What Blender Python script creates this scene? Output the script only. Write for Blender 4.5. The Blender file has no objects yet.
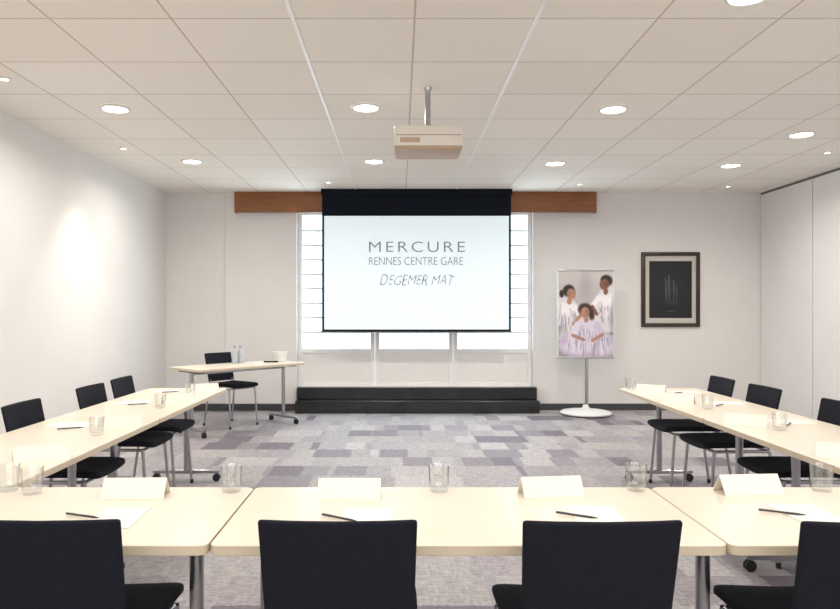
import bpy, bmesh, math, random
import numpy as np
from mathutils import Vector, Matrix
random.seed(4)
PI = math.pi
S = bpy.context.scene
C = S.collection
S.view_settings.view_transform = 'Standard'

# ------------------------------------------------------------------ materials
def lin(c):
    return tuple(((v/255)/12.92 if v/255 <= .04045 else ((v/255+.055)/1.055)**2.4) for v in c)

def mat(name, col, rough=.5, metal=0, var=.05, scale=12, bump=0, bscale=200, emis=None, estr=0, spec=.5, stretch=None):
    m = bpy.data.materials.new(name); m.use_nodes = True
    nt = m.node_tree; N = nt.nodes; L = nt.links
    b = N['Principled BSDF']
    tc = N.new('ShaderNodeTexCoord')
    src = tc.outputs['Object']
    if stretch:
        mp = N.new('ShaderNodeMapping'); mp.inputs['Scale'].default_value = stretch
        L.new(src, mp.inputs['Vector']); src = mp.outputs['Vector']
    nz = N.new('ShaderNodeTexNoise'); nz.inputs['Scale'].default_value = scale; nz.inputs['Detail'].default_value = 4
    L.new(src, nz.inputs['Vector'])
    r = N.new('ShaderNodeValToRGB')
    r.color_ramp.elements[0].position = .3; r.color_ramp.elements[1].position = .7
    r.color_ramp.elements[0].color = tuple(c*(1-var) for c in col)+(1,)
    r.color_ramp.elements[1].color = tuple(min(1, c*(1+var)) for c in col)+(1,)
    L.new(nz.outputs['Fac'], r.inputs['Fac'])
    L.new(r.outputs['Color'], b.inputs['Base Color'])
    b.inputs['Roughness'].default_value = rough
    b.inputs['Metallic'].default_value = metal
    b.inputs['Specular IOR Level'].default_value = spec
    if bump:
        n2 = N.new('ShaderNodeTexNoise'); n2.inputs['Scale'].default_value = bscale
        L.new(src, n2.inputs['Vector'])
        bp = N.new('ShaderNodeBump'); bp.inputs['Strength'].default_value = bump; bp.inputs['Distance'].default_value = .002
        L.new(n2.outputs['Fac'], bp.inputs['Height']); L.new(bp.outputs['Normal'], b.inputs['Normal'])
    if emis:
        b.inputs['Emission Color'].default_value = tuple(emis)+(1,)
        b.inputs['Emission Strength'].default_value = estr
    return m

M = {}
M['wall'] = mat('wall_paint', (.80,.785,.77), .8, var=.015, scale=3, bump=.15, bscale=120)
M['partition'] = mat('partition_laminate', (.86,.85,.845), .55, var=.015, scale=3)
M['groove'] = mat('partition_groove', (.16,.15,.15), .7, var=.05)
M['panelwhite'] = mat('window_panel_paint', (.86,.85,.83), .5, var=.02)
M['framewhite'] = mat('window_frame_paint', (.88,.88,.88), .4, var=.02)
M['black'] = mat('black_step', (.016,.019,.020), .2, var=.2, scale=5)
M['baseboard'] = mat('dark_baseboard', (.05,.05,.055), .5, var=.1)
M['wood'] = mat('pelmet_wood', (.27,.10,.035), .4, var=.3, scale=9, stretch=(.5,5,9))
M['table'] = mat('cream_laminate', (.79,.715,.60), .32, var=.02, scale=3)
M['edge'] = mat('table_edge', (.62,.53,.40), .45, var=.03)
M['chrome'] = mat('satin_metal', (.45,.45,.47), .28, metal=1, var=.04)
M['fabric'] = mat('dark_upholstery', (.0105,.0115,.019), .85, var=.12, scale=60, bump=.15, bscale=700, spec=.2)
M['plastic'] = mat('black_plastic', (.012,.012,.013), .4, var=.1)
M['screenblack'] = mat('screen_border_cloth', (.006,.009,.018), .8, var=.1, spec=.15)
M['screen'] = mat('projected_picture', (.58,.62,.64), .8, var=.01, emis=(.78,.92,.97), estr=.52)
M['ink'] = mat('projected_grey', (.09,.10,.11), .9, var=.02, emis=(.28,.30,.32), estr=.45)
M['projector'] = mat('projector_shell', (.78,.73,.67), .45, var=.02)
M['tan'] = mat('projector_underside', (.50,.37,.26), .5, var=.03)
M['slot'] = mat('projector_vent_dark', (.22,.18,.15), .6, var=.1)
M['cardboard'] = mat('tent_card_paper', (.89,.845,.755), .8, var=.01)
M['paper'] = mat('white_paper', (.88,.85,.79), .85, var=.01)
M['pen'] = mat('dark_pen', (.04,.04,.05), .35, var=.1)
M['white'] = mat('white_enamel', (.80,.80,.80), .35, var=.02)
M['frame'] = mat('dark_picture_frame', (.030,.016,.010), .35, var=.3, scale=30)
M['mat'] = mat('picture_mount', (.60,.57,.52), .85, var=.02)
M['lens'] = mat('lamp_lens', (1,1,1), .5, var=.0, emis=(1,.95,.86), estr=12)
M['ring'] = mat('lamp_ring', (.75,.72,.68), .35, var=.02)
M['rail'] = mat('white_rail', (.97,.97,.97), .4, var=.002)
M['bottle'] = mat('frosted_bottle', (.48,.52,.57), .2, var=.03)
M['cap'] = mat('bottle_cap', (.30,.31,.36), .4, var=.03)

def glassmat(name, tint, base, fac, blend):
    m = bpy.data.materials.new(name); m.use_nodes = True
    nt = m.node_tree; N = nt.nodes; L = nt.links
    N.remove(N['Principled BSDF'])
    t = N.new('ShaderNodeBsdfTransparent'); t.inputs['Color'].default_value = tint+(1,)
    g = N.new('ShaderNodeBsdfGlossy'); g.inputs['Roughness'].default_value = .02
    lw = N.new('ShaderNodeLayerWeight'); lw.inputs['Blend'].default_value = blend
    mu = N.new('ShaderNodeMath'); mu.operation = 'MULTIPLY_ADD'; mu.inputs[1].default_value = fac; mu.inputs[2].default_value = base
    L.new(lw.outputs['Facing'], mu.inputs[0])
    mx = N.new('ShaderNodeMixShader')
    L.new(mu.outputs[0], mx.inputs['Fac']); L.new(t.outputs[0], mx.inputs[1]); L.new(g.outputs[0], mx.inputs[2])
    L.new(mx.outputs[0], N['Material Output'].inputs['Surface'])
    return m
M['glass'] = glassmat('drinking_glass', (.978,.985,.985), .05, .7, .22)
M['pane'] = glassmat('window_glass', (.93,.98,1.0), .02, .4, .2)

def carpet():
    m = bpy.data.materials.new('patchwork_carpet'); m.use_nodes = True
    nt = m.node_tree; N = nt.nodes; L = nt.links; b = N['Principled BSDF']
    tc = N.new('ShaderNodeTexCoord')
    wz = N.new('ShaderNodeTexNoise'); wz.inputs['Scale'].default_value = 40; wz.inputs['Detail'].default_value = 5; wz.inputs['Roughness'].default_value = .7
    L.new(tc.outputs['Object'], wz.inputs['Vector'])
    vm = N.new('ShaderNodeVectorMath'); vm.operation = 'MULTIPLY_ADD'
    vm.inputs[1].default_value = (.09,.05,0); L.new(wz.outputs['Color'], vm.inputs[0]); L.new(tc.outputs['Object'], vm.inputs[2])
    sp = N.new('ShaderNodeSeparateXYZ'); L.new(vm.outputs[0], sp.inputs[0])
    def mth(op, a, v=None, v2=None):
        n = N.new('ShaderNodeMath'); n.operation = op
        for i, q in enumerate((a, v, v2)):
            if q is None: continue
            if isinstance(q, (int, float)): n.inputs[i].default_value = q
            else: L.new(q, n.inputs[i])
        return n.outputs[0]
    def cells(w, h, seed):
        row = mth('FLOOR', mth('DIVIDE', sp.outputs['Y'], h))
        wn = N.new('ShaderNodeTexWhiteNoise'); wn.noise_dimensions = '1D'; L.new(mth('ADD', row, seed), wn.inputs['W'])
        col = mth('FLOOR', mth('ADD', mth('DIVIDE', sp.outputs['X'], w), wn.outputs['Value']))
        cb = N.new('ShaderNodeCombineXYZ'); L.new(col, cb.inputs[0]); L.new(row, cb.inputs[1]); cb.inputs[2].default_value = seed
        w2 = N.new('ShaderNodeTexWhiteNoise'); w2.noise_dimensions = '3D'; L.new(cb.outputs[0], w2.inputs['Vector'])
        return w2.outputs['Value']
    c1 = cells(.54, .36, 3.5); c2 = cells(.27, .36, 11.5)
    mixv = mth('ADD', mth('MULTIPLY', c1, .75), mth('MULTIPLY', c2, .25))
    r = N.new('ShaderNodeValToRGB'); r.color_ramp.interpolation = 'LINEAR'
    cols = [(0,(118,109,123)),(.17,(130,122,134)),(.28,(182,177,182)),(.40,(168,164,172)),(.50,(194,189,188)),(.60,(178,171,178)),(.72,(206,202,204)),(.82,(160,152,162)),(.92,(126,117,131))]
    e = r.color_ramp.elements
    e[0].position = 0; e[0].color = lin(cols[0][1])+(1,)
    e[1].position = cols[1][0]; e[1].color = lin(cols[1][1])+(1,)
    for p, c in cols[2:]:
        k = e.new(p); k.color = lin(c)+(1,)
    L.new(mixv, r.inputs['Fac'])
    # fine streaks in the pile, across the room and along it
    def streak(sc, lo):
        mp = N.new('ShaderNodeMapping'); mp.inputs['Scale'].default_value = sc; L.new(tc.outputs['Object'], mp.inputs[0])
        nz = N.new('ShaderNodeTexNoise'); nz.inputs['Scale'].default_value = 1; nz.inputs['Detail'].default_value = 6; nz.inputs['Roughness'].default_value = .75
        L.new(mp.outputs[0], nz.inputs['Vector'])
        r2 = N.new('ShaderNodeValToRGB'); r2.color_ramp.elements[0].position = .36; r2.color_ramp.elements[1].position = .62
        r2.color_ramp.elements[0].color = (lo,lo,lo*.99,1); r2.color_ramp.elements[1].color = (1,1,1,1)
        L.new(nz.outputs['Fac'], r2.inputs['Fac']); return r2.outputs['Color']
    col = r.outputs['Color']
    for sc, lo in (((14,70,1), .38), ((60,9,1), .62)):
        mx = N.new('ShaderNodeMix'); mx.data_type = 'RGBA'; mx.blend_type = 'MULTIPLY'; mx.inputs[0].default_value = .75
        L.new(col, mx.inputs[6]); L.new(streak(sc, lo), mx.inputs[7]); col = mx.outputs[2]
    L.new(col, b.inputs['Base Color'])
    b.inputs['Roughness'].default_value = .6; b.inputs['Specular IOR Level'].default_value = .5
    return m
M['carpet'] = carpet()

TILE = .668; GX0 = -.588; GY0 = 4.477
def ceilmat():
    m = bpy.data.materials.new('ceiling_tiles'); m.use_nodes = True
    nt = m.node_tree; N = nt.nodes; L = nt.links; b = N['Principled BSDF']
    tc = N.new('ShaderNodeTexCoord'); sp = N.new('ShaderNodeSeparateXYZ'); L.new(tc.outputs['Object'], sp.inputs[0])
    def mth(op, a, v=None):
        n = N.new('ShaderNodeMath'); n.operation = op
        for i, q in enumerate((a, v)):
            if q is None: continue
            if isinstance(q, (int, float)): n.inputs[i].default_value = q
            else: L.new(q, n.inputs[i])
        return n.outputs[0]
    ux = mth('DIVIDE', mth('SUBTRACT', sp.outputs['X'], GX0), TILE)
    uy = mth('DIVIDE', mth('SUBTRACT', sp.outputs['Y'], GY0), TILE)
    def edge(u):
        f = mth('FRACT', u)
        return mth('MINIMUM', f, mth('SUBTRACT', 1.0, f))
    d = mth('MINIMUM', edge(ux), edge(uy))
    line = mth('LESS_THAN', d, .009)
    cb = N.new('ShaderNodeCombineXYZ'); L.new(mth('FLOOR', ux), cb.inputs[0]); L.new(mth('FLOOR', uy), cb.inputs[1])
    wn = N.new('ShaderNodeTexWhiteNoise'); wn.noise_dimensions = '2D'; L.new(cb.outputs[0], wn.inputs['Vector'])
    r = N.new('ShaderNodeValToRGB')
    r.color_ramp.elements[0].color = (.91,.865,.795,1); r.color_ramp.elements[1].color = (.955,.915,.85,1)
    L.new(wn.outputs['Value'], r.inputs['Fac'])
    gz = N.new('ShaderNodeTexNoise'); gz.inputs['Scale'].default_value = 90; gz.inputs['Detail'].default_value = 4; L.new(tc.outputs['Object'], gz.inputs['Vector'])
    gr = N.new('ShaderNodeValToRGB'); gr.color_ramp.elements[0].position = .35; gr.color_ramp.elements[1].position = .6
    gr.color_ramp.elements[0].color = (.96,.96,.96,1); gr.color_ramp.elements[1].color = (1,1,1,1); L.new(gz.outputs['Fac'], gr.inputs['Fac'])
    mg = N.new('ShaderNodeMix'); mg.data_type = 'RGBA'; mg.blend_type = 'MULTIPLY'; mg.inputs[0].default_value = 1
    L.new(r.outputs['Color'], mg.inputs[6]); L.new(gr.outputs['Color'], mg.inputs[7])
    mx = N.new('ShaderNodeMix'); mx.data_type = 'RGBA'
    L.new(line, mx.inputs[0]); L.new(mg.outputs[2], mx.inputs[6]); mx.inputs[7].default_value = (.60,.53,.46,1)
    L.new(mx.outputs[2], b.inputs['Base Color']); b.inputs['Roughness'].default_value = .75
    return m
M['ceil'] = ceilmat()

def vcol_mat(name):
    m = bpy.data.materials.new(name); m.use_nodes = True
    N = m.node_tree.nodes; a = N.new('ShaderNodeAttribute'); a.attribute_name = 'Col'
    m.node_tree.links.new(a.outputs['Color'], N['Principled BSDF'].inputs['Base Color'])
    N['Principled BSDF'].inputs['Roughness'].default_value = .5
    return m
M['print'] = vcol_mat('printed_picture')

# ------------------------------------------------------------------ geometry helpers
def box(bm, x0, x1, y0, y1, z0, z1, bev=0, mi=0):
    vs = [bm.verts.new(p) for p in [(x0,y0,z0),(x1,y0,z0),(x1,y1,z0),(x0,y1,z0),(x0,y0,z1),(x1,y0,z1),(x1,y1,z1),(x0,y1,z1)]]
    fs = [bm.faces.new([vs[i] for i in f]) for f in [(3,2,1,0),(4,5,6,7),(0,1,5,4),(1,2,6,5),(2,3,7,6),(3,0,4,7)]]
    for f in fs: f.material_index = mi
    if bev:
        es = list({e for f in fs for e in f.edges})
        bmesh.ops.bevel(bm, geom=es, offset=bev, segments=2, affect='EDGES', profile=.5)

def loft(bm, rings, caps=True, closed=True):
    R = [[bm.verts.new(p) for p in r] for r in rings]
    n = len(R[0])
    for a, b in zip(R[:-1], R[1:]):
        for i in range(n if closed else n-1):
            j = (i+1) % n
            bm.faces.new((a[i], a[j], b[j], b[i]))
    if caps:
        bm.faces.new(R[0][::-1]); bm.faces.new(R[-1])

def lathe(bm, prof, n=32, c=(0,0,0), axis='Z', cap=True):
    rings = []
    for r, h in prof:
        ring = []
        for k in range(n):
            a = 2*PI*k/n
            if axis == 'Z': p = (c[0]+r*math.cos(a), c[1]+r*math.sin(a), c[2]+h)
            elif axis == 'X': p = (c[0]+h, c[1]+r*math.cos(a), c[2]+r*math.sin(a))
            else: p = (c[0]+r*math.sin(a), c[1]+h, c[2]+r*math.cos(a))
            ring.append(p)
        rings.append(ring)
    loft(bm, rings, caps=cap)

def tube(bm, pts, r, n=10, closed=False):
    P = [Vector(p) for p in pts]; rings = []
    m = len(P)
    prev = None
    for i in range(m):
        if closed: t = (P[(i+1) % m]-P[i-1])
        elif i == 0: t = P[1]-P[0]
        elif i == m-1: t = P[-1]-P[-2]
        else: t = (P[i+1]-P[i]).normalized()+(P[i]-P[i-1]).normalized()
        t.normalize()
        if prev is None:
            up = Vector((0,0,1)) if abs(t.z) < .9 else Vector((0,1,0))
            u = t.cross(up).normalized()
        else:
            u = (prev-t*prev.dot(t)).normalized()
        prev = u; v = t.cross(u)
        rr = r[i] if isinstance(r, (list, tuple)) else r
        rings.append([tuple(P[i]+u*rr*math.cos(2*PI*k/n)+v*rr*math.sin(2*PI*k/n)) for k in range(n)])
    if closed: rings.append(rings[0])
    loft(bm, rings, caps=not closed)
    if closed: bmesh.ops.remove_doubles(bm, verts=bm.verts, dist=1e-5)

def bez(pts, k=4, rad=.04):
    """round the inner corners of a polyline"""
    P = [Vector(p) for p in pts]; out = [P[0]]
    for i in range(1, len(P)-1):
        a = P[i]+(P[i-1]-P[i]).normalized()*min(rad, (P[i-1]-P[i]).length*.45)
        b = P[i]+(P[i+1]-P[i]).normalized()*min(rad, (P[i+1]-P[i]).length*.45)
        for q in range(k+1):
            t = q/k; out.append(a*(1-t)**2+P[i]*2*t*(1-t)+b*t*t)
    out.append(P[-1]); return out

def rrect(w, d, r, n=6):
    pts = []
    for cx, cy, a0 in ((w/2-r, d/2-r, 0), (-w/2+r, d/2-r, PI/2), (-w/2+r, -d/2+r, PI), (w/2-r, -d/2+r, 1.5*PI)):
        for k in range(n+1):
            a = a0+PI/2*k/n; pts.append((cx+r*math.cos(a), cy+r*math.sin(a)))
    return pts

def obj(name, bm, m, parent=None, smooth=True, ang=40):
    bmesh.ops.recalc_face_normals(bm, faces=bm.faces)
    me = bpy.data.meshes.new(name); bm.to_mesh(me); bm.free()
    for mm in (m if isinstance(m, list) else [m]): me.materials.append(mm)
    if smooth:
        for p in me.polygons: p.use_smooth = True
        me.set_sharp_from_angle(angle=math.radians(ang))
    o = bpy.data.objects.new(name, me); C.objects.link(o)
    if parent: o.parent = parent
    return o

def tag(o, label, cat, group=None):
    o['label'] = label; o['category'] = cat
    if group: o['group'] = group
    return o
def thing(name, label, cat, loc=(0,0,0), rz=0, group=None):
    o = bpy.data.objects.new(name, None); C.objects.link(o); o.empty_display_size = .1
    o.location = loc; o.rotation_euler = (0,0,rz)
    return tag(o, label, cat, group)
def struct(name, bm, m, parent=None, smooth=False):
    o = obj(name, bm, m, parent, smooth)
    if not parent: o['kind'] = 'structure'
    return o
def dup(root, loc, rz, label, group=None):
    r = root.copy(); C.objects.link(r); r.location = loc; r.rotation_euler = (0,0,rz); r['label'] = label
    if group: r['group'] = group
    for ch in list(root.children):
        c = ch.copy(); C.objects.link(c); c.parent = r
        for g in list(ch.children):
            d = g.copy(); C.objects.link(d); d.parent = c
    return r
NB = bmesh.new

# ------------------------------------------------------------------ room
XL, XR, YB, YF, H = -3.2, 4.93, 9.5, -1.6, 2.97
bm = NB(); box(bm, XL-.1, XR+.1, YF-.1, YB+.3, -.1, 0); struct('floor', bm, M['carpet'])
bm = NB(); box(bm, XL-.1, XR+.1, YF-.1, YB+.3, H, H+.1); struct('ceiling', bm, M['ceil'])
bm = NB(); box(bm, XL-.1, XL, YF, YB, 0, H); struct('wall_left', bm, M['wall'])
bm = NB(); box(bm, XL-.1, XR+.1, YF-.1, YF, 0, H); struct('wall_front', bm, M['wall'])
# partition wall on the right: separate flush leaves with narrow dark grooves and a dark head track
bm = NB(); box(bm, XR+.012, XR+.1, YF, YB, 0, H, mi=1)
y = YB
while y > YF:
    y2 = max(YF, y-1.2); box(bm, XR, XR+.014, y2+.008, y-.008, .018, H-.03, bev=.003); y = y2
struct('wall_right', bm, [M['partition'], M['groove']])
WX0, WX1, WZ0, WZ1 = -1.41, 1.82, .315, 2.74
bm = NB()
box(bm, XL-.1, WX0, YB, YB+.2, 0, H); box(bm, WX1, XR+.1, YB, YB+.2, 0, H)
box(bm, WX0, WX1, YB, YB+.2, WZ1, H); box(bm, WX0, WX1, YB, YB+.2, 0, WZ0)
struct('wall_back', bm, M['wall'])
bm = NB(); box(bm, -2.385, WX0, YB-.03, YB, .09, H, bev=.004); struct('trim_1', bm, M['wall'])
bm = NB(); box(bm, XL, -1.40, YB-.045, YB-.0, 0, .09, bev=.003); box(bm, 1.86, XR, YB-.015, YB, 0, .09, bev=.003); struct('baseboard_back', bm, M['baseboard'])
bm = NB(); box(bm, XL, XL+.015, YF, YB-.045, 0, .09, bev=.003); struct('baseboard_left', bm, M['baseboard'])
# black double step below the window
bm = NB(); box(bm, -1.39, 1.85, 9.18, YB, 0, .165, bev=.008); struct('trim_2', bm, M['black'])
bm = NB(); box(bm, -1.39, 1.85, 9.36, YB, .165, .325, bev=.008); struct('trim_3', bm, M['black'])
# white ceiling rails
for i, x in enumerate((GX0, GX0+2*TILE)):
    bm = NB(); box(bm, x-.012, x+.012, YF, YB, H-.006, H, bev=.002); struct('trim_%d' % (4+i), bm, M['rail'])
# windows: three casements, glazed above, solid panel below
xs = [WX0, -.346, .734, WX1]
for i in range(3):
    a, b = xs[i]+.002, xs[i+1]-.002
    y0, y1 = YB+.07, YB+.13
    bm = NB()
    box(bm, a, a+.06, y0, y1, WZ0, WZ1, bev=.005); box(bm, b-.06, b, y0, y1, WZ0, WZ1, bev=.005)
    box(bm, a+.06, b-.06, y0, y1, WZ1-.06, WZ1); box(bm, a+.06, b-.06, y0, y1, WZ0, WZ0+.05); box(bm, a+.06, b-.06, y0, y1, .78, .835)
    w = struct('window_%d' % (i+1), bm, M['framewhite'])
    bm = NB(); box(bm, a+.06, b-.06, y0+.028, y0+.034, .835, WZ1-.06); obj('pane', bm, M['pane'], w, False)
    bm = NB(); box(bm, a+.06, b-.06, y0+.02, y0+.045, WZ0+.05, .78); obj('lower_panel', bm, M['panelwhite'], w, False)
    bm = NB()
    z = 1.05
    while z < WZ1-.1:
        box(bm, a+.06, b-.06, y0+.02, y0+.042, z, z+.026); z += .20
    obj('glazing_bars', bm, M['framewhite'], w, False)

# pelmet
t = thing('window_pelmet', 'long warm brown wooden pelmet board at the ceiling above the window', 'pelmet', (0,0,0))
bm = NB(); box(bm, -2.24, 2.66, 9.385, 9.405, 2.69, H, bev=.003); obj('front_board', bm, M['wood'], t)
bm = NB(); box(bm, -2.24, -2.22, 9.405, 9.47, 2.69, H, bev=.003); obj('end_board', bm, M['wood'], t)
bm = NB(); box(bm, 2.64, 2.66, 9.405, 9.5, 2.69, H, bev=.003); obj('end_board', bm, M['wood'], t)

# ------------------------------------------------------------------ projection screen
SY = 9.2
t = thing('projection_screen', 'pull-down projection screen with black border showing grey words on white', 'projection screen', (0,0,0))
bm = NB(); box(bm, -1.034, 1.472, SY, SY+.004, 1.09, 2.92); obj('screen_cloth', bm, M['screenblack'], t, False)
bm = NB(); box(bm, -1.045, 1.483, SY-.05, SY+.06, 2.885, H-.0005, bev=.01); obj('roller_case', bm, M['screenblack'], t)
bm = NB(); tube(bm, [(-1.04,SY,1.085),(1.478,SY,1.085)], .010, 12); obj('bottom_bar', bm, M['plastic'], t)
bm = NB(); box(bm, -1.005, 1.443, SY-.002, SY-.0005, 1.112, 2.617); obj('picture_area', bm, M['screen'], t, False)
def text(body, x0, x1, z0, z1, spacing=1.0, shear=0, offset=0, name='projected_words', wob=0):
    cu = bpy.data.curves.new('t', 'FONT'); cu.body = body; cu.space_character = spacing; cu.shear = shear; cu.offset = offset
    cu.resolution_u = 6
    o = bpy.data.objects.new('t', cu); C.objects.link(o)
    bpy.context.view_layer.update()
    me = bpy.data.meshes.new_from_object(o.evaluated_get(bpy.context.evaluated_depsgraph_get()))
    bpy.data.objects.remove(o)
    co = np.array([v.co for v in me.vertices]); mn = co.min(0); mx = co.max(0)
    for v in me.vertices:
        u = (v.co.x-mn[0])/(mx[0]-mn[0]); w = (v.co.y-mn[1])/(mx[1]-mn[1])
        dz = wob*(math.sin(u*23)+.6*math.sin(u*41+1))*(w-.3)+wob*.5*math.sin(u*17)
        v.co = (x0+u*(x1-x0)+wob*.4*math.sin(w*5+u*19), SY-.004, z0+w*(z1-z0)+dz)
    me.materials.clear(); me.materials.append(M['ink'])
    r = bpy.data.objects.new(name, me); C.objects.link(r); r.parent = t
k = SY/694
def sx(p): return (p-400)*k
def sz(p): return 1.37-(p-310)*k
text('MERCURE', sx(369), sx(465), sz(252), sz(241.5), 1.25, 0, -.008, 'projected_heading')
text('RENNES CENTRE GARE', sx(369), sx(463), sz(265), sz(257), 1.0, 0, -.010, 'projected_subheading')
text('DEGEMER MAT', sx(380), sx(455), sz(285), sz(275), 1.0, .35, -.018, 'projected_greeting', .012)

# ------------------------------------------------------------------ projector
t = thing('ceiling_projector', 'pale projector with underside tinted tan as shade hanging from the ceiling on a short pole', 'projector', (.2,5.0,H))
bm = NB()
rings = []
for z, s in ((-.455,.995),(-.445,1),(-.335,1),(-.322,.985),(-.315,.95)):
    rings.append([(px*s, py*s, z) for px, py in rrect(.485, .36, .03)])
loft(bm, rings); obj('body', bm, M['projector'], t)
bm = NB(); rings = []
for z, s in ((-.478,.93),(-.472,.96),(-.4555,.985)):
    rings.append([(px*s, py*s, z) for px, py in rrect(.485, .36, .03)])
loft(bm, rings); obj('underside_shade_plate', bm, M['tan'], t)  # thin plate carrying the underside's shade in its tan colour
bm = NB(); box(bm, -.225, .225, -.1825, -.178, -.385, -.381); obj('seam', bm, M['slot'], t, False)
bm = NB(); box(bm, -.20, -.06, -.1825, -.178, -.435, -.40, bev=.002); obj('connector_panel', bm, M['tan'], t)
bm = NB()
for i in range(7): box(bm, -.243, -.2395, -.10+i*.03, -.085+i*.03, -.43, -.36)
obj('vent_slots', bm, M['slot'], t, False)
bm = NB(); lathe(bm, [(.05,.17),(.05,.2),(.042,.2),(.036,.185)], 24, (.1,0,-.375), 'Y'); obj('lens', bm, M['plastic'], t)
bm = NB(); lathe(bm, [(.02,-.30),(.02,-.005)], 20); obj('pole', bm, M['chrome'], t)
bm = NB(); lathe(bm, [(.02,-.03),(.028,-.012),(.03,-.0005)], 24); obj('ceiling_plate', bm, M['chrome'], t)
bm = NB()
box(bm, -.12, .12, -.03, .03, -.312, -.298, bev=.003); box(bm, -.03, .03, -.12, .12, -.3125, -.2985, bev=.003)
obj('mounting_bracket', bm, M['plastic'], t)

# ------------------------------------------------------------------ ceiling lights
bm = NB(); lathe(bm, [(.092,-.004),(.098,-.014),(.114,-.010),(.118,-.0005)], 36, cap=False)
dl = thing('downlight', 'x', 'ceiling light', (0,0,0), 0, 'round recessed ceiling downlights')
obj('trim_ring', bm, M['ring'], dl)
bm = NB(); lathe(bm, [(.094,-.0045),(.094,-.003)], 36); obj('lens', bm, M['lens'], dl)
spots = [(-2.257,5.5,'round downlight in the second visible row, farthest left'),(-.268,5.47,'round downlight just left of the projector pole'),
 (1.695,5.52,'round downlight to the right of the projector'),(3.65,6.31,'round downlight nearest the right hand partition wall, front one'),
 (-2.23,7.45,'round downlight in the far row nearest the left wall'),(-.28,7.45,'small looking downlight in the far row just left of the projector body'),
 (1.69,7.55,'far row downlight to the right of the screen centre'),(3.65,7.66,'far row downlight nearest the right partition wall'),
 (1.77,3.52,'downlight cut by the top edge of the photo')]
hidden = [(-2.25,3.5),(-.27,3.5),(3.65,3.9),(-2.25,1.6),(-.27,1.6),(1.72,1.6),(3.65,1.6),(-2.25,-.4),(-.27,-.4),(1.72,-.4),(3.65,-.4)]
def alight(x, y, p, size=.18, z=H-.02, col=(1,.95,.88)):
    l = bpy.data.lights.new('downlight_lamp', 'AREA'); l.shape = 'DISK'; l.size = size; l.energy = p; l.color = col; l.spread = math.radians(160)
    o = bpy.data.objects.new('downlight_lamp', l); C.objects.link(o); o.location = (x,y,z)
for i, (x, y, lb) in enumerate(spots):
    if i == 0: dl.location = (x,y,H); dl['label'] = lb
    else: dup(dl, (x,y,H), 0, lb)
    alight(x, y, 18 if y > 6 else 15 if y > 5 else 10.5)
for x, y in hidden: alight(x, y, 10.5)
# small adjustable spots
ms = thing('mini_spotlight', 'x', 'spotlight', (0,0,0), 0, 'small ceiling spotlights')
bm = NB(); lathe(bm, [(.026,-.004),(.03,-.012),(.042,-.008),(.045,-.0005)], 24, cap=False); obj('trim_ring', bm, M['ring'], ms)
bm = NB(); lathe(bm, [(.027,-.0045),(.027,-.003)], 24); obj('lens', bm, M['lens'], ms)
mini = [(-2.73,4.79,'tiny spotlight at the left edge of the photo'),(-2.73,6.85,'tiny spotlight near the left wall, left of the far downlight'),
 (-.9,8.67,'tiny spotlight above the left end of the screen'),(2.28,8.8,'tiny spotlight above the right part of the wooden pelmet'),
 (4.23,8.95,'tiny spotlight in the far right corner of the ceiling'),(4.33,7.03,'tiny spotlight close to the partition, right of the downlights')]
for i, (x, y, lb) in enumerate(mini):
    if i == 0: ms.location = (x,y,H); ms['label'] = lb
    else: dup(ms, (x,y,H), 0, lb)
def spot(x, y, tgt, p, ang=75, blend=.8):
    l = bpy.data.lights.new('wall_wash', 'SPOT'); l.energy = p; l.spot_size = math.radians(ang); l.spot_blend = blend; l.shadow_soft_size = .03; l.color = (1,.88,.72)
    o = bpy.data.objects.new('wall_wash', l); C.objects.link(o); o.location = (x,y,H-.03)
    o.rotation_euler = (Vector(tgt)-o.location).to_track_quat('-Z','Y').to_euler()
for y in (2.75, 4.79, 6.85): spot(-2.73, y, (XL+.25, y, 0), 80, 78, 1)

# ------------------------------------------------------------------ tables
def make_table(Lg, Dp, label, loc, rz, group, leg_off=0, ins=(.1,.1)):
    t = thing('folding_table', label, 'table', loc, rz, group)
    bm = NB()
    rings = []
    for z, s in ((.710,.003),(.712,0),(.737,0),(.740,.003)):
        rings.append([(p[0], p[1], z) for p in rrect(Lg-2*s, Dp-2*s, .025)])
    loft(bm, rings)
    for f in bm.faces:
        f.material_index = 1 if abs(f.calc_center_median().z-.7245) < .006 else 0
    obj('tabletop', bm, [M['table'], M['edge']], t, ang=30)
    bm = NB(); box(bm, -Lg/2+.12, Lg/2-.12, -.025+leg_off, .025+leg_off, .66, .710, bev=.004); obj('support_beam', bm, M['chrome'], t)
    for s in (-1, 1):
        x = s*(Lg/2-ins[0 if s < 0 else 1])
        bm = NB(); lathe(bm, [(.022,.085),(.022,.70)], 18, (x,leg_off,0)); lg = obj('leg', bm, M['chrome'], t)
        bm = NB(); box(bm, x-.045, x+.045, leg_off-.20, leg_off+.20, .69, .710, bev=.004); obj('top_bracket', bm, M['plastic'], lg)
        bm = NB()
        rings = []
        for yy, hh in ((-.265,.006),(-.25,.012),(-.05,.016),(.05,.016),(.25,.012),(.265,.006)):
            rings.append([(x+a, yy, .078+b) for a, b in ((-.02,-hh),(.02,-hh),(.02,hh*.6),(.012,hh),(-.012,hh),(-.02,hh*.6))])
        loft(bm, rings); obj('foot_bar', bm, M['chrome'], lg)
        for q in (-1, 1):
            bm = NB()
            for dx in (-.014, .008):
                lathe(bm, [(.012,0),(.030,.001),(.030,.010),(.012,.011)], 18, (x+dx,q*.24,.0305), 'X')
            box(bm, x-.003, x+.008, q*.24-.012, q*.24+.012, .03, .072, bev=.002)
            obj('castor', bm, M['plastic'], lg)
    return t
G = 'cream tables set in a horseshoe'
TD = .61
make_table(1.396, TD, 'middle cream table of the front row with two chairs tucked in', (.185,2.165,0), 0, G)
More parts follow.
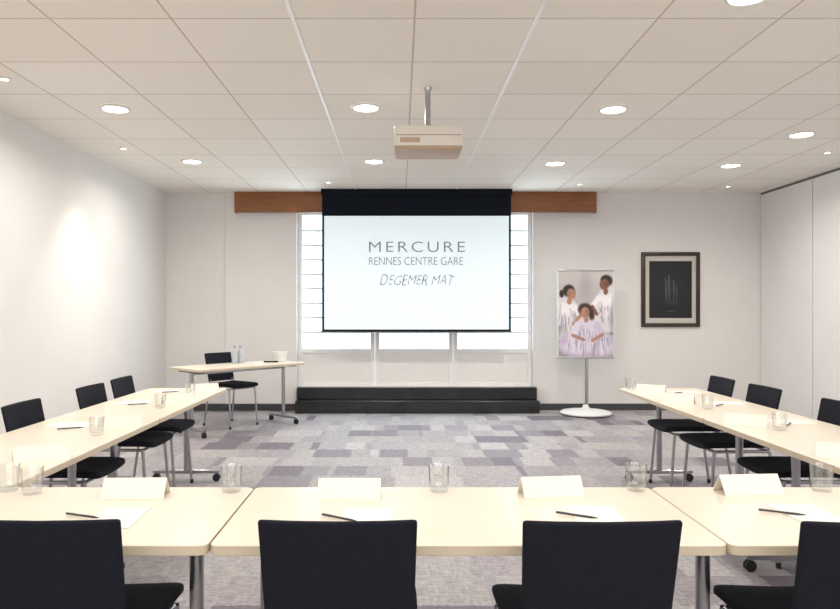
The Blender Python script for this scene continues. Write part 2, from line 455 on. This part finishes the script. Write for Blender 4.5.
make_table(1.396, TD, 'left cream table of the front row, cut by the left edge', (-1.217,2.165,0), 0, G, ins=(.1,.115))
make_table(1.396, TD, 'right cream table of the front row, cut by the right edge', (1.587,2.165,0), 0, G, ins=(.055,.1))
AL = 1.556
make_table(AL, TD+.02, 'nearer cream table of the left side row', (-1.71,2.482+AL/2,0), PI/2, G, ins=(.42,.42))
make_table(AL, TD+.02, 'farther cream table at the end of the left side row', (-1.71,2.482+AL*1.5+.006,0), PI/2, G, ins=(.10,.04))
make_table(AL, TD+.02, 'nearer cream table of the right side row', (2.075,2.482+AL/2,0), PI/2, G, ins=(.40,.40))
make_table(AL, TD+.02, 'farther cream table at the end of the right side row', (2.075,2.482+AL*1.5+.006,0), PI/2, G, ins=(.2,.045))
TA = math.radians(48); PX, PY = -1.85, 8.03
make_table(1.46, TD, 'angled presenter table with bottles standing by the back left corner', (PX,PY,0), TA, None)

# ------------------------------------------------------------------ chairs
def sring(hw, ht, n=28, e=5):
    out = []
    for k in range(n):
        a = 2*PI*k/n; c, s = math.cos(a), math.sin(a)
        out.append((hw*math.copysign(abs(c)**(2/e), c), ht*math.copysign(abs(s)**(2/e), s)))
    return out
def make_chair(label):
    t = thing('conference_chair', label, 'chair')
    # seat pad
    D0, D1, UP = -.215, .235, .016
    bm = NB(); rings = []
    L = D1-D0
    for e in (0,.004,.012,.025,.06,.12,.2,L-.2,L-.12,L-.06,L-.025,L-.012,L-.004,L):
        m = min(e, L-e); r = .035
        ins = r-math.sqrt(max(0, r*r-(r-min(m, r))**2))
        rt = .020; it = rt-math.sqrt(max(0, rt*rt-(rt-min(m, rt))**2))
        hw = .205-ins; ht = .021-it*.85
        yy = D0+e
        dz = -.008*max(0, (yy-.13)/.1)**2+.004*((yy+.1)/.2)**2*(yy < -.1)
        rings.append([(a, yy, .468+UP+b+dz+.010*(a/.2)**2) for a, b in sring(hw, ht)])
    loft(bm, rings); obj('seat', bm, M['fabric'], t, ang=60)
    # backrest
    Z0, Z1 = .52, .854
    bm = NB(); rings = []; L = Z1-Z0
    for e in (0,.002,.005,.009,.016,.05,.1,.16,L-.1,L-.05,L-.016,L-.009,L-.005,L-.002,L):
        m = min(e, L-e); r = .009
        ins = r-math.sqrt(max(0, r*r-(r-min(m, r))**2))
        rt = .008; it = rt-math.sqrt(max(0, rt*rt-(rt-min(m, rt))**2))
        hw = .188+.009*(e/L)-ins; ht = .0095-it*.85
        z = Z0+e
        yc = -.215-.22*(z-.5)
        rings.append([(a, yc+b+.018*(a/.2)**2, z) for a, b in sring(hw, ht, 32, 6)])
    loft(bm, rings); obj('backrest', bm, M['fabric'], t, ang=60)
    # frame
    zf = .436+UP
    bm = NB(); tube(bm, [(-.18,.165,zf),(.18,.165,zf),(.188,.155,zf),(.188,-.185,zf),(.18,-.195,zf),(-.18,-.195,zf),(-.188,-.185,zf),(-.188,.155,zf)], .010, 10, closed=True)
    obj('seat_frame', bm, M['chrome'], t)
    for s in (-1, 1):
        for nm, top, bot in (('f',(s*.192,.165,zf+.004),(s*.205,.20,.012)), ('r',(s*.192,-.195,zf+.004),(s*.208,-.265,.012))):
            bm = NB(); tube(bm, [bot, top], .0105, 12); lg = obj('leg', bm, M['chrome'], t)
            bm = NB(); tube(bm, [(bot[0],bot[1],0),(bot[0],bot[1],.03)], .0135, 12); obj('foot_cap', bm, M['plastic'], lg)
        bm = NB(); tube(bm, bez([(s*.185,-.195,zf),(s*.172,-.205,zf+.024),(s*.160,-.207,.55)], 4, .03), .008, 10); obj('back_upright', bm, M['chrome'], t)
    return t
CG = 'dark conference chairs around the tables'
ch = make_chair('dark chair at the front row, leftmost and cut by the left edge'); ch['group'] = CG
ch.location = (-.888,1.99,0)
lst = [(-.154,1.985,0.0,'dark chair of the front row seen from behind, left of centre'),
 (.495,1.98,.01,'dark chair of the front row seen from behind, right of centre'),
 (1.185,1.97,-.02,'dark chair at the front row, cut by the right edge'),
 (-1.84,3.88,-PI/2+.0,'dark chair of the left side row nearest the camera'),
 (-1.84,4.73,-PI/2-.03,'dark chair in the middle of the left side row'),
 (-1.85,5.295,-PI/2,'dark chair at the far end of the left side row'),
 (2.21,3.89,PI/2,'dark chair of the right side row cut by the photo edge'),
 (2.19,4.68,PI/2+.03,'dark chair in the middle of the right side row'),
 (2.185,5.295,PI/2,'dark chair at the far end of the right side row')]
for x, y, r, lb in lst: dup(ch, (x,y,0), r, lb)
pc = dup(ch, (-1.985,8.24,0), TA+PI+.1, 'dark chair behind the angled presenter table in the back corner')
del pc['group']

# ------------------------------------------------------------------ things on the tables
TZ = .7405
# tent cards
bm = NB()
w, dpt, hh, th = .105, .042, .062, .0012
prof = [(-dpt,0),(0,hh),(dpt,0),(dpt-.003,0),(0,hh-.004),(-dpt+.003,0)]
loft(bm, [[(s*w, a, b) for a, b in prof] for s in (-1, 1)], caps=False)
A = [v for v in bm.verts]
for base in (0, 6):
    v = A[base:base+6]
    bm.faces.new((v[0],v[1],v[4],v[5])); bm.faces.new((v[1],v[2],v[3],v[4]))
card = obj('tent_card', bm, M['cardboard'], None, False)
D = math.radians
cards = [(-.895,2.35,.03,'folded cream name card on the front row, before the leftmost chair'),
 (-.17,2.345,0,'folded cream name card on the front row, left of the middle glass'),
 (.515,2.37,.12,'folded cream name card on the front row, right of the middle glass'),
 (1.205,2.40,.08,'folded cream name card on the right table of the front row'),
 (-1.51,2.92,D(34),'folded name card on the left side row, nearest the front row'),
 (-1.51,3.74,D(28),'folded name card on the left row before the nearest chair'),
 (-1.51,4.72,D(32),'folded name card on the left row before the middle chair'),
 (-1.51,5.36,D(28),'folded name card at the far end of the left row'),
 (1.89,2.95,D(148),'folded name card on the right side row, nearest the front row'),
 (1.89,3.80,D(152),'folded name card on the right row before the chair cut by the edge'),
 (1.89,4.72,D(148),'folded name card on the right row before the middle chair'),
 (1.91,5.28,D(150),'folded name card at the far end of the right row')]
for i, (x, y, r, lb) in enumerate(cards):
    o = card if i == 0 else card.copy()
    if i: C.objects.link(o)
    o.location = (x,y,TZ); o.rotation_euler = (0,0,r); tag(o, lb, 'name card', 'folded name cards on the tables')
# tumblers
bm = NB()
lathe(bm, [(.001,0),(.029,0),(.031,.003),(.034,.03),(.037,.088),(.0378,.091),(.0362,.0915),(.0352,.088),(.0322,.03),(.028,.014),(.001,.012)], 32)
gl = obj('glass_tumbler', bm, M['glass'], None, ang=50)
gls = [(-1.365,2.42,'clear glass tumbler at the far left of the front row, outer of two'),(-1.262,2.38,'clear glass tumbler at the left of the front row, inner of two'),
 (-.585,2.41,'clear glass tumbler near the joint of the left and middle front tables'),(.135,2.41,'clear glass tumbler at the middle of the front row'),
 (.825,2.425,'clear glass tumbler near the joint of the middle and right front tables'),(1.47,2.42,'clear glass tumbler at the right end of the front row'),
 (-1.53,3.50,'glass tumbler on the left side row, nearest of three'),(-1.54,4.46,'glass tumbler on the left side row, middle of three'),(-1.545,5.12,'glass tumbler on the left side row, farthest of three'),
 (1.99,3.64,'glass tumbler on the right side row, nearest of three'),(1.96,4.42,'glass tumbler on the right side row, middle of three'),(1.83,5.52,'glass tumbler on the right side row, farthest of three')]
for i, (x, y, lb) in enumerate(gls):
    o = gl if i == 0 else gl.copy()
    if i: C.objects.link(o)
    o.location = (x,y,TZ); tag(o, lb, 'glass', 'clear tumblers on the tables')
# note paper + pens
bm = NB(); box(bm, -.074, .074, -.105, .105, 0, .0025); pp = obj('note_paper', bm, M['paper'], None, False)
pn = thing('pen', 'x', 'pen', (0,0,0), 0, 'dark pens on the tables')
bm = NB(); lathe(bm, [(.0025,-.062),(.0034,-.058),(.0034,.045),(.0016,.062),(.0006,.068)], 12, (0,0,.0034), 'X'); obj('barrel', bm, M['pen'], pn)
bm = NB(); box(bm, -.060, -.025, -.0011, .0011, .0064, .0082); obj('clip', bm, M['chrome'], pn, False)
seats = [(-.86,2.10,.05,'leftmost chair of the front row',-.965,2.105,-.35),(-.10,2.09,0,'left of centre chair of the front row',-.185,2.085,-.55),
 (.60,2.12,-.05,'right of centre chair of the front row',.535,2.11,-.50),(1.26,2.14,.05,'right hand chair of the front row',1.175,2.14,-.45),
 (-1.80,3.80,PI/2,'nearest chair of the left row',-1.74,3.66,.5),(-1.80,4.70,PI/2,'middle chair of the left row',-1.74,4.60,.5),(-1.80,5.36,PI/2,'far end chair of the left row',-1.75,5.29,.5),
 (2.19,3.90,PI/2,'edge-cut chair of the right row',2.13,3.80,.9),(2.19,4.68,PI/2,'middle chair of the right row',2.10,4.56,.8),(2.18,5.32,PI/2,'far end chair of the right row',2.10,5.24,.7)]
first = True
for x, y, r, lb, px, py, pr in seats:
    o = pp if first else pp.copy()
    if not first: C.objects.link(o)
    o.location = (x,y,TZ); o.rotation_euler = (0,0,r)
    tag(o, 'white note paper on the table before the '+lb, 'paper', 'note papers on the tables')
    lb2 = 'dark pen lying on the table before the '+lb
    z = TZ+.003
    if first: pn.location = (px,py,z); pn.rotation_euler = (0,0,pr); pn['label'] = lb2
    else: dup(pn, (px,py,z), pr, lb2)
    first = False
# presenter table
def onT(a, p, z=TZ): return (PX+a*math.cos(TA)-p*math.sin(TA), PY+a*math.sin(TA)+p*math.cos(TA), z)
bt = thing('water_bottle', 'slim pale water bottle on the presenter table, left of two', 'bottle', onT(.05,.18), 0, 'water bottles on the presenter table')
bm = NB(); lathe(bm, [(.001,0),(.033,0),(.035,.005),(.035,.12),(.030,.145),(.016,.17),(.014,.185),(.001,.185)], 24); obj('body', bm, M['bottle'], bt)
bm = NB(); lathe(bm, [(.016,.183),(.016,.207),(.001,.208)], 20); obj('cap', bm, M['cap'], bt)
dup(bt, onT(.14,.19), 0, 'slim pale water bottle on the presenter table, right of two')
bm = NB(); lathe(bm, [(.001,0),(.065,0),(.070,.004),(.088,.115),(.090,.12),(.085,.12),(.067,.01),(.001,.008)], 32)
o = obj('white_bowl', bm, M['white']); o.location = onT(.62,.05); tag(o, 'white tapered bowl on the right end of the presenter table', 'bowl')
o = pp.copy(); C.objects.link(o); o.location = onT(.25,-.02); o.rotation_euler = (0,0,.4); tag(o, 'white paper sheet between the bottles and bowl on the presenter table', 'paper', None)
if 'group' in o: del o['group']
bm = NB(); box(bm, -.085, .085, -.022, .022, 0, .018, bev=.005)
o = obj('remote_control', bm, M['plastic']); o.location = onT(.44,.0); o.rotation_euler = (0,0,.2); tag(o, 'small dark remote lying beside the white bowl', 'remote')

# ------------------------------------------------------------------ painted prints
def canvas(w, h, bg):
    im = np.zeros((h, w, 3)); im[:] = bg
    return im
def grid(im):
    h, w, _ = im.shape
    yy, xx = np.mgrid[0:h, 0:w]
    return (xx+.5)/w, (yy+.5)/h
def ell(im, cx, cy, rx, ry, col, soft=.12, rot=0, a=1):
    u, v = grid(im); asp = im.shape[0]/im.shape[1]
    dx = u-cx; dy = (v-cy)*asp
    c, s = math.cos(rot), math.sin(rot)
    X = dx*c+dy*s; Y = -dx*s+dy*c
    d = np.sqrt((X/rx)**2+(Y/(ry*asp))**2)
    k = np.clip((1-d)/soft, 0, 1)*a
    im[:] = im*(1-k[..., None])+np.array(col)*k[..., None]
def line(im, p, q, wd, col, a=1):
    u, v = grid(im); asp = im.shape[0]/im.shape[1]
    ax, ay = p[0], p[1]*asp; bx_, by = q[0], q[1]*asp
    X, Y = u, v*asp
    L2 = (bx_-ax)**2+(by-ay)**2
    tt = np.clip(((X-ax)*(bx_-ax)+(Y-ay)*(by-ay))/L2, 0, 1)
    d = np.hypot(X-ax-tt*(bx_-ax), Y-ay-tt*(by-ay))
    k = np.clip((wd-d)/(wd*.4), 0, 1)*a
    im[:] = im*(1-k[..., None])+np.array(col)*k[..., None]
def print_obj(name, im, x0, x1, z0, z1, y, parent):
    h, w, _ = im.shape
    vs = [(x0+(x1-x0)*i/w, y, z1-(z1-z0)*j/h) for j in range(h+1) for i in range(w+1)]
    fs = [(j*(w+1)+i, (j+1)*(w+1)+i, (j+1)*(w+1)+i+1, j*(w+1)+i+1) for j in range(h) for i in range(w)]
    me = bpy.data.meshes.new(name); me.from_pydata(vs, [], fs)
    at = me.color_attributes.new('Col', 'FLOAT_COLOR', 'CORNER')
    c = np.clip(im.reshape(-1, 3)/255, 0, 1); c = np.where(c <= .04045, c/12.92, ((c+.055)/1.055)**2.4)
    c = np.concatenate([c, np.ones((len(c), 1))], 1); c = np.repeat(c, 4, axis=0)
    at.data.foreach_set('color', c.astype(np.float32).ravel())
    me.materials.append(M['print'])
    o = bpy.data.objects.new(name, me); C.objects.link(o); o.parent = parent
    return o

# poster: three overlapping people in white clothes, the seated one in pale lavender filling the lower half
im = canvas(120, 186, (196,191,190))
u, v = grid(im); im[:] = im*(1.04-.26*v[..., None])
ell(im, .50, .20, .16, .24, (176,170,170), .8)
ell(im, .08, .80, .24, .14, (92,82,92), .8); ell(im, .98, .74, .16, .10, (106,96,104), .8)
sk = (178,132,110); skd = (128,86,70); hair = (42,32,31)
wt = (220,215,220); hi = (242,239,243); sh = (148,139,151)
def folds(cx, cy, rx, ry, n, col, sd, a=.5, wd=.012):
    rd = random.Random(sd)
    for _ in range(n):
        x = cx+rd.uniform(-.8,.8)*rx; y = cy+rd.uniform(-.6,.5)*ry
        line(im, (x, y), (x+rd.uniform(-.06,.06), y+rd.uniform(.06,.18)), wd, col, a)
def shade_head(cx, cy, rx, ry, s_, side):
    ell(im, cx+side*rx*.45, cy+ry*.1, rx*.6, ry*.85, tuple(c*.80 for c in s_), .9, 0, .6)
    ell(im, cx-side*rx*.3, cy-ry*.1, rx*.45, ry*.6, tuple(min(255, c*1.12) for c in s_), .9, 0, .5)
# person at the upper right, leaning in, darker skin, short hair
ell(im, .93, .44, .31, .30, wt, .12, .12); ell(im, .90, .35, .24, .12, hi, .6, .3); ell(im, 1.02, .56, .12, .25, sh, .8)
folds(.90,.44,.22,.24,18,sh,1); folds(.88,.40,.20,.2,10,hi,11,.6)
line(im, (.74,.31), (.62,.41), .065, hi); line(im, (.62,.41), (.70,.50), .036, skd)
ell(im, .865,.235,.05,.045, skd, .3); ell(im, .88, .105, .128, .074, hair, .3, .35); ell(im, .84, .150, .095, .074, skd, .25, .3); shade_head(.84,.15,.095,.074,skd,1)
# person at the left in three-quarter view, hair tied back
ell(im, .10, .56, .33, .28, wt, .12, -.08); ell(im, .16, .43, .23, .11, hi, .6, -.2); ell(im, .0, .62, .12, .2, sh, .8)
folds(.14,.53,.22,.24,18,sh,2); folds(.16,.48,.18,.2,10,hi,12,.6)
line(im, (.31,.42), (.40,.52), .060, hi); line(im, (.40,.52), (.28,.62), .038, sk)
ell(im, .20,.350,.055,.045, sk, .3); ell(im, .19, .225, .125, .082, hair, .3, -.3); ell(im, .06, .26, .05, .055, hair, .4); ell(im, .235, .262, .088, .072, sk, .25, -.2); shade_head(.235,.262,.088,.072,sk,-1)
# person sitting low in the centre in a full pale dress spreading across the sheet
ell(im, .55, .86, .60, .19, (192,180,202), .12); ell(im, .54, .79, .44, .18, (208,198,217), .3); ell(im, .52, .665, .25, .14, (220,212,227), .2)
ell(im, .24, .91, .26, .07, (220,212,229), .6, .3); ell(im, .86, .91, .26, .07, (211,202,220), .6, -.3)
folds(.54,.80,.48,.16,40,(150,137,164),3,.55,.012); folds(.54,.78,.44,.15,26,(236,231,243),13,.6,.011); folds(.52,.66,.17,.09,10,(166,154,178),14,.5,.010)
line(im, (.34,.62), (.26,.75), .062, (224,216,231)); line(im, (.26,.75), (.46,.80), .036, sk); line(im, (.70,.62), (.81,.74), .062, (204,194,214)); line(im, (.81,.74), (.62,.81), .036, sk)
ell(im, .51,.565,.052,.04, sk, .3); ell(im, .49, .448, .155, .088, (56,38,34), .3, .15); ell(im, .61, .51, .065, .08, (56,38,34), .5); ell(im, .485, .480, .092, .072, sk, .25, .15); shade_head(.485,.48,.092,.072,sk,1)
for cx, cy, e1, e2, s_ in ((.265,.258,.002,.046,sk),(.815,.156,-.044,.016,skd),(.475,.480,-.040,.036,sk)):
    for e_ in (e1, e2):
        ell(im, cx+e_, cy-.020, .018, .004, (62,46,42), .7, 0, .7); ell(im, cx+e_, cy-.007, .014, .006, (48,34,32), .6)
    m_ = (e1+e2)/2
    ell(im, cx+m_, cy+.033, .024, .0062, (146,74,70), .7); ell(im, cx+m_, cy+.012, .009, .012, tuple(c*.80 for c in s_), .8)
t = thing('poster_stand', 'white floor poster stand showing people in white clothes', 'poster stand', (2.43,9.08,0), -.03)
bm = NB(); lathe(bm, [(.001,.012),(.29,.012),(.325,.018),(.33,.034),(.31,.048),(.20,.062),(.08,.076),(.045,.095),(.035,.13),(.001,.13)], 48); obj('base', bm, M['white'], t)
for i in range(5):
    a = 2*PI*i/5+.3
    bm = NB(); lathe(bm, [(.010,-.01),(.0155,-.008),(.0155,.008),(.010,.01)], 16, (.27*math.cos(a), .27*math.sin(a), .0158), 'X'); obj('castor', bm, M['plastic'], t)
bm = NB(); lathe(bm, [(.021,.125),(.021,1.80)], 18, (.02,.036,0)); obj('pole', bm, M['chrome'], t)
bm = NB(); box(bm, -.365, .365, .0, .012, .745, 1.885, bev=.003); obj('poster_panel', bm, M['white'], t)
bm = NB(); box(bm, -.37, .37, -.006, .016, 1.875, 1.90, bev=.004); obj('clip_rail', bm, M['chrome'], t)
bm = NB(); box(bm, -.37, .37, -.006, .016, .735, .757, bev=.004); obj('clip_rail', bm, M['chrome'], t)
print_obj('poster_print', im, -.355, .355, .76, 1.873, -.001, t)

# framed picture: faint slim grey vertical shapes on a nearly black ground
im = canvas(80, 110, (15,16,21))
ell(im, .5, .45, .5, .5, (25,27,35), .8)
ell(im, .44, .46, .08, .26, (74,80,92), .9, .12, .7); ell(im, .60, .50, .07, .22, (64,70,82), .9, -.15, .65)
for (p, q, wd, g, a) in (((.40,.70),(.38,.30),.018,126,.5),((.48,.72),(.46,.24),.014,142,.5),((.58,.72),(.57,.34),.016,120,.5),((.64,.70),(.66,.40),.014,106,.45),((.38,.74),(.66,.74),.03,84,.4)):
    line(im, p, q, wd, (g*.88,g*.95,g*1.08), a)
ell(im, .5, .88, .16, .012, (90,80,60), .7)
k = 9.46/694
X0, X1, Z1, Z0 = (642-400)*k, (700.5-400)*k, 1.37-(252-310)*k, 1.37-(327-310)*k
t = thing('framed_picture', 'dark framed picture with pale mount hanging on the back wall', 'picture', ((X0+X1)/2, YB, (Z0+Z1)/2))
w, h = (X1-X0)/2, (Z1-Z0)/2; f = .052
bm = NB()
box(bm, -w, w, -.035, -.001, h-f, h, bev=.006); box(bm, -w, w, -.035, -.001, -h, -h+f, bev=.006)
box(bm, -w, -w+f, -.0345, -.001, -h+.002, h-.002, bev=.006); box(bm, w-f, w, -.0345, -.001, -h+.002, h-.002, bev=.006)
obj('frame', bm, M['frame'], t)
bm = NB(); box(bm, -w+f, w-f, -.014, -.002, -h+f, h-f); obj('mount', bm, M['mat'], t, False)
print_obj('print', im, -w+f+.055, w-f-.055, -h+f+.07, h-f-.07, -.0155, t)

# ------------------------------------------------------------------ daylight + fill
W = bpy.data.worlds.new('sky'); S.world = W; W.use_nodes = True
W.node_tree.nodes['Background'].inputs['Color'].default_value = (.88,.96,1,1)
W.node_tree.nodes['Background'].inputs['Strength'].default_value = 2.6
def area(loc, rot, sx_, sy_, p, col):
    l = bpy.data.lights.new('soft_light', 'AREA'); l.shape = 'RECTANGLE'; l.size = sx_; l.size_y = sy_; l.energy = p; l.color = col
    o = bpy.data.objects.new('soft_light', l); C.objects.link(o); o.location = loc; o.rotation_euler = rot
area((.8,-1.5,1.9), (PI/2+.55,0,0), 6, 1.9, 125, (1,.98,.95))  # unseen fill light added behind the camera to brighten the room
area((.2,YB+.4,1.6), (-PI/2,0,0), 3.1, 1.9, 130, (.90,.96,1))

# ------------------------------------------------------------------ camera
cam = bpy.data.cameras.new('camera'); co = bpy.data.objects.new('camera', cam); C.objects.link(co)
cam.sensor_width = 36; cam.lens = 36*694/840; cam.shift_x = 20/840; cam.shift_y = 5.5/840
co.location = (0,0,1.37); co.rotation_euler = (PI/2,0,0); cam.clip_start = .05
S.camera = co
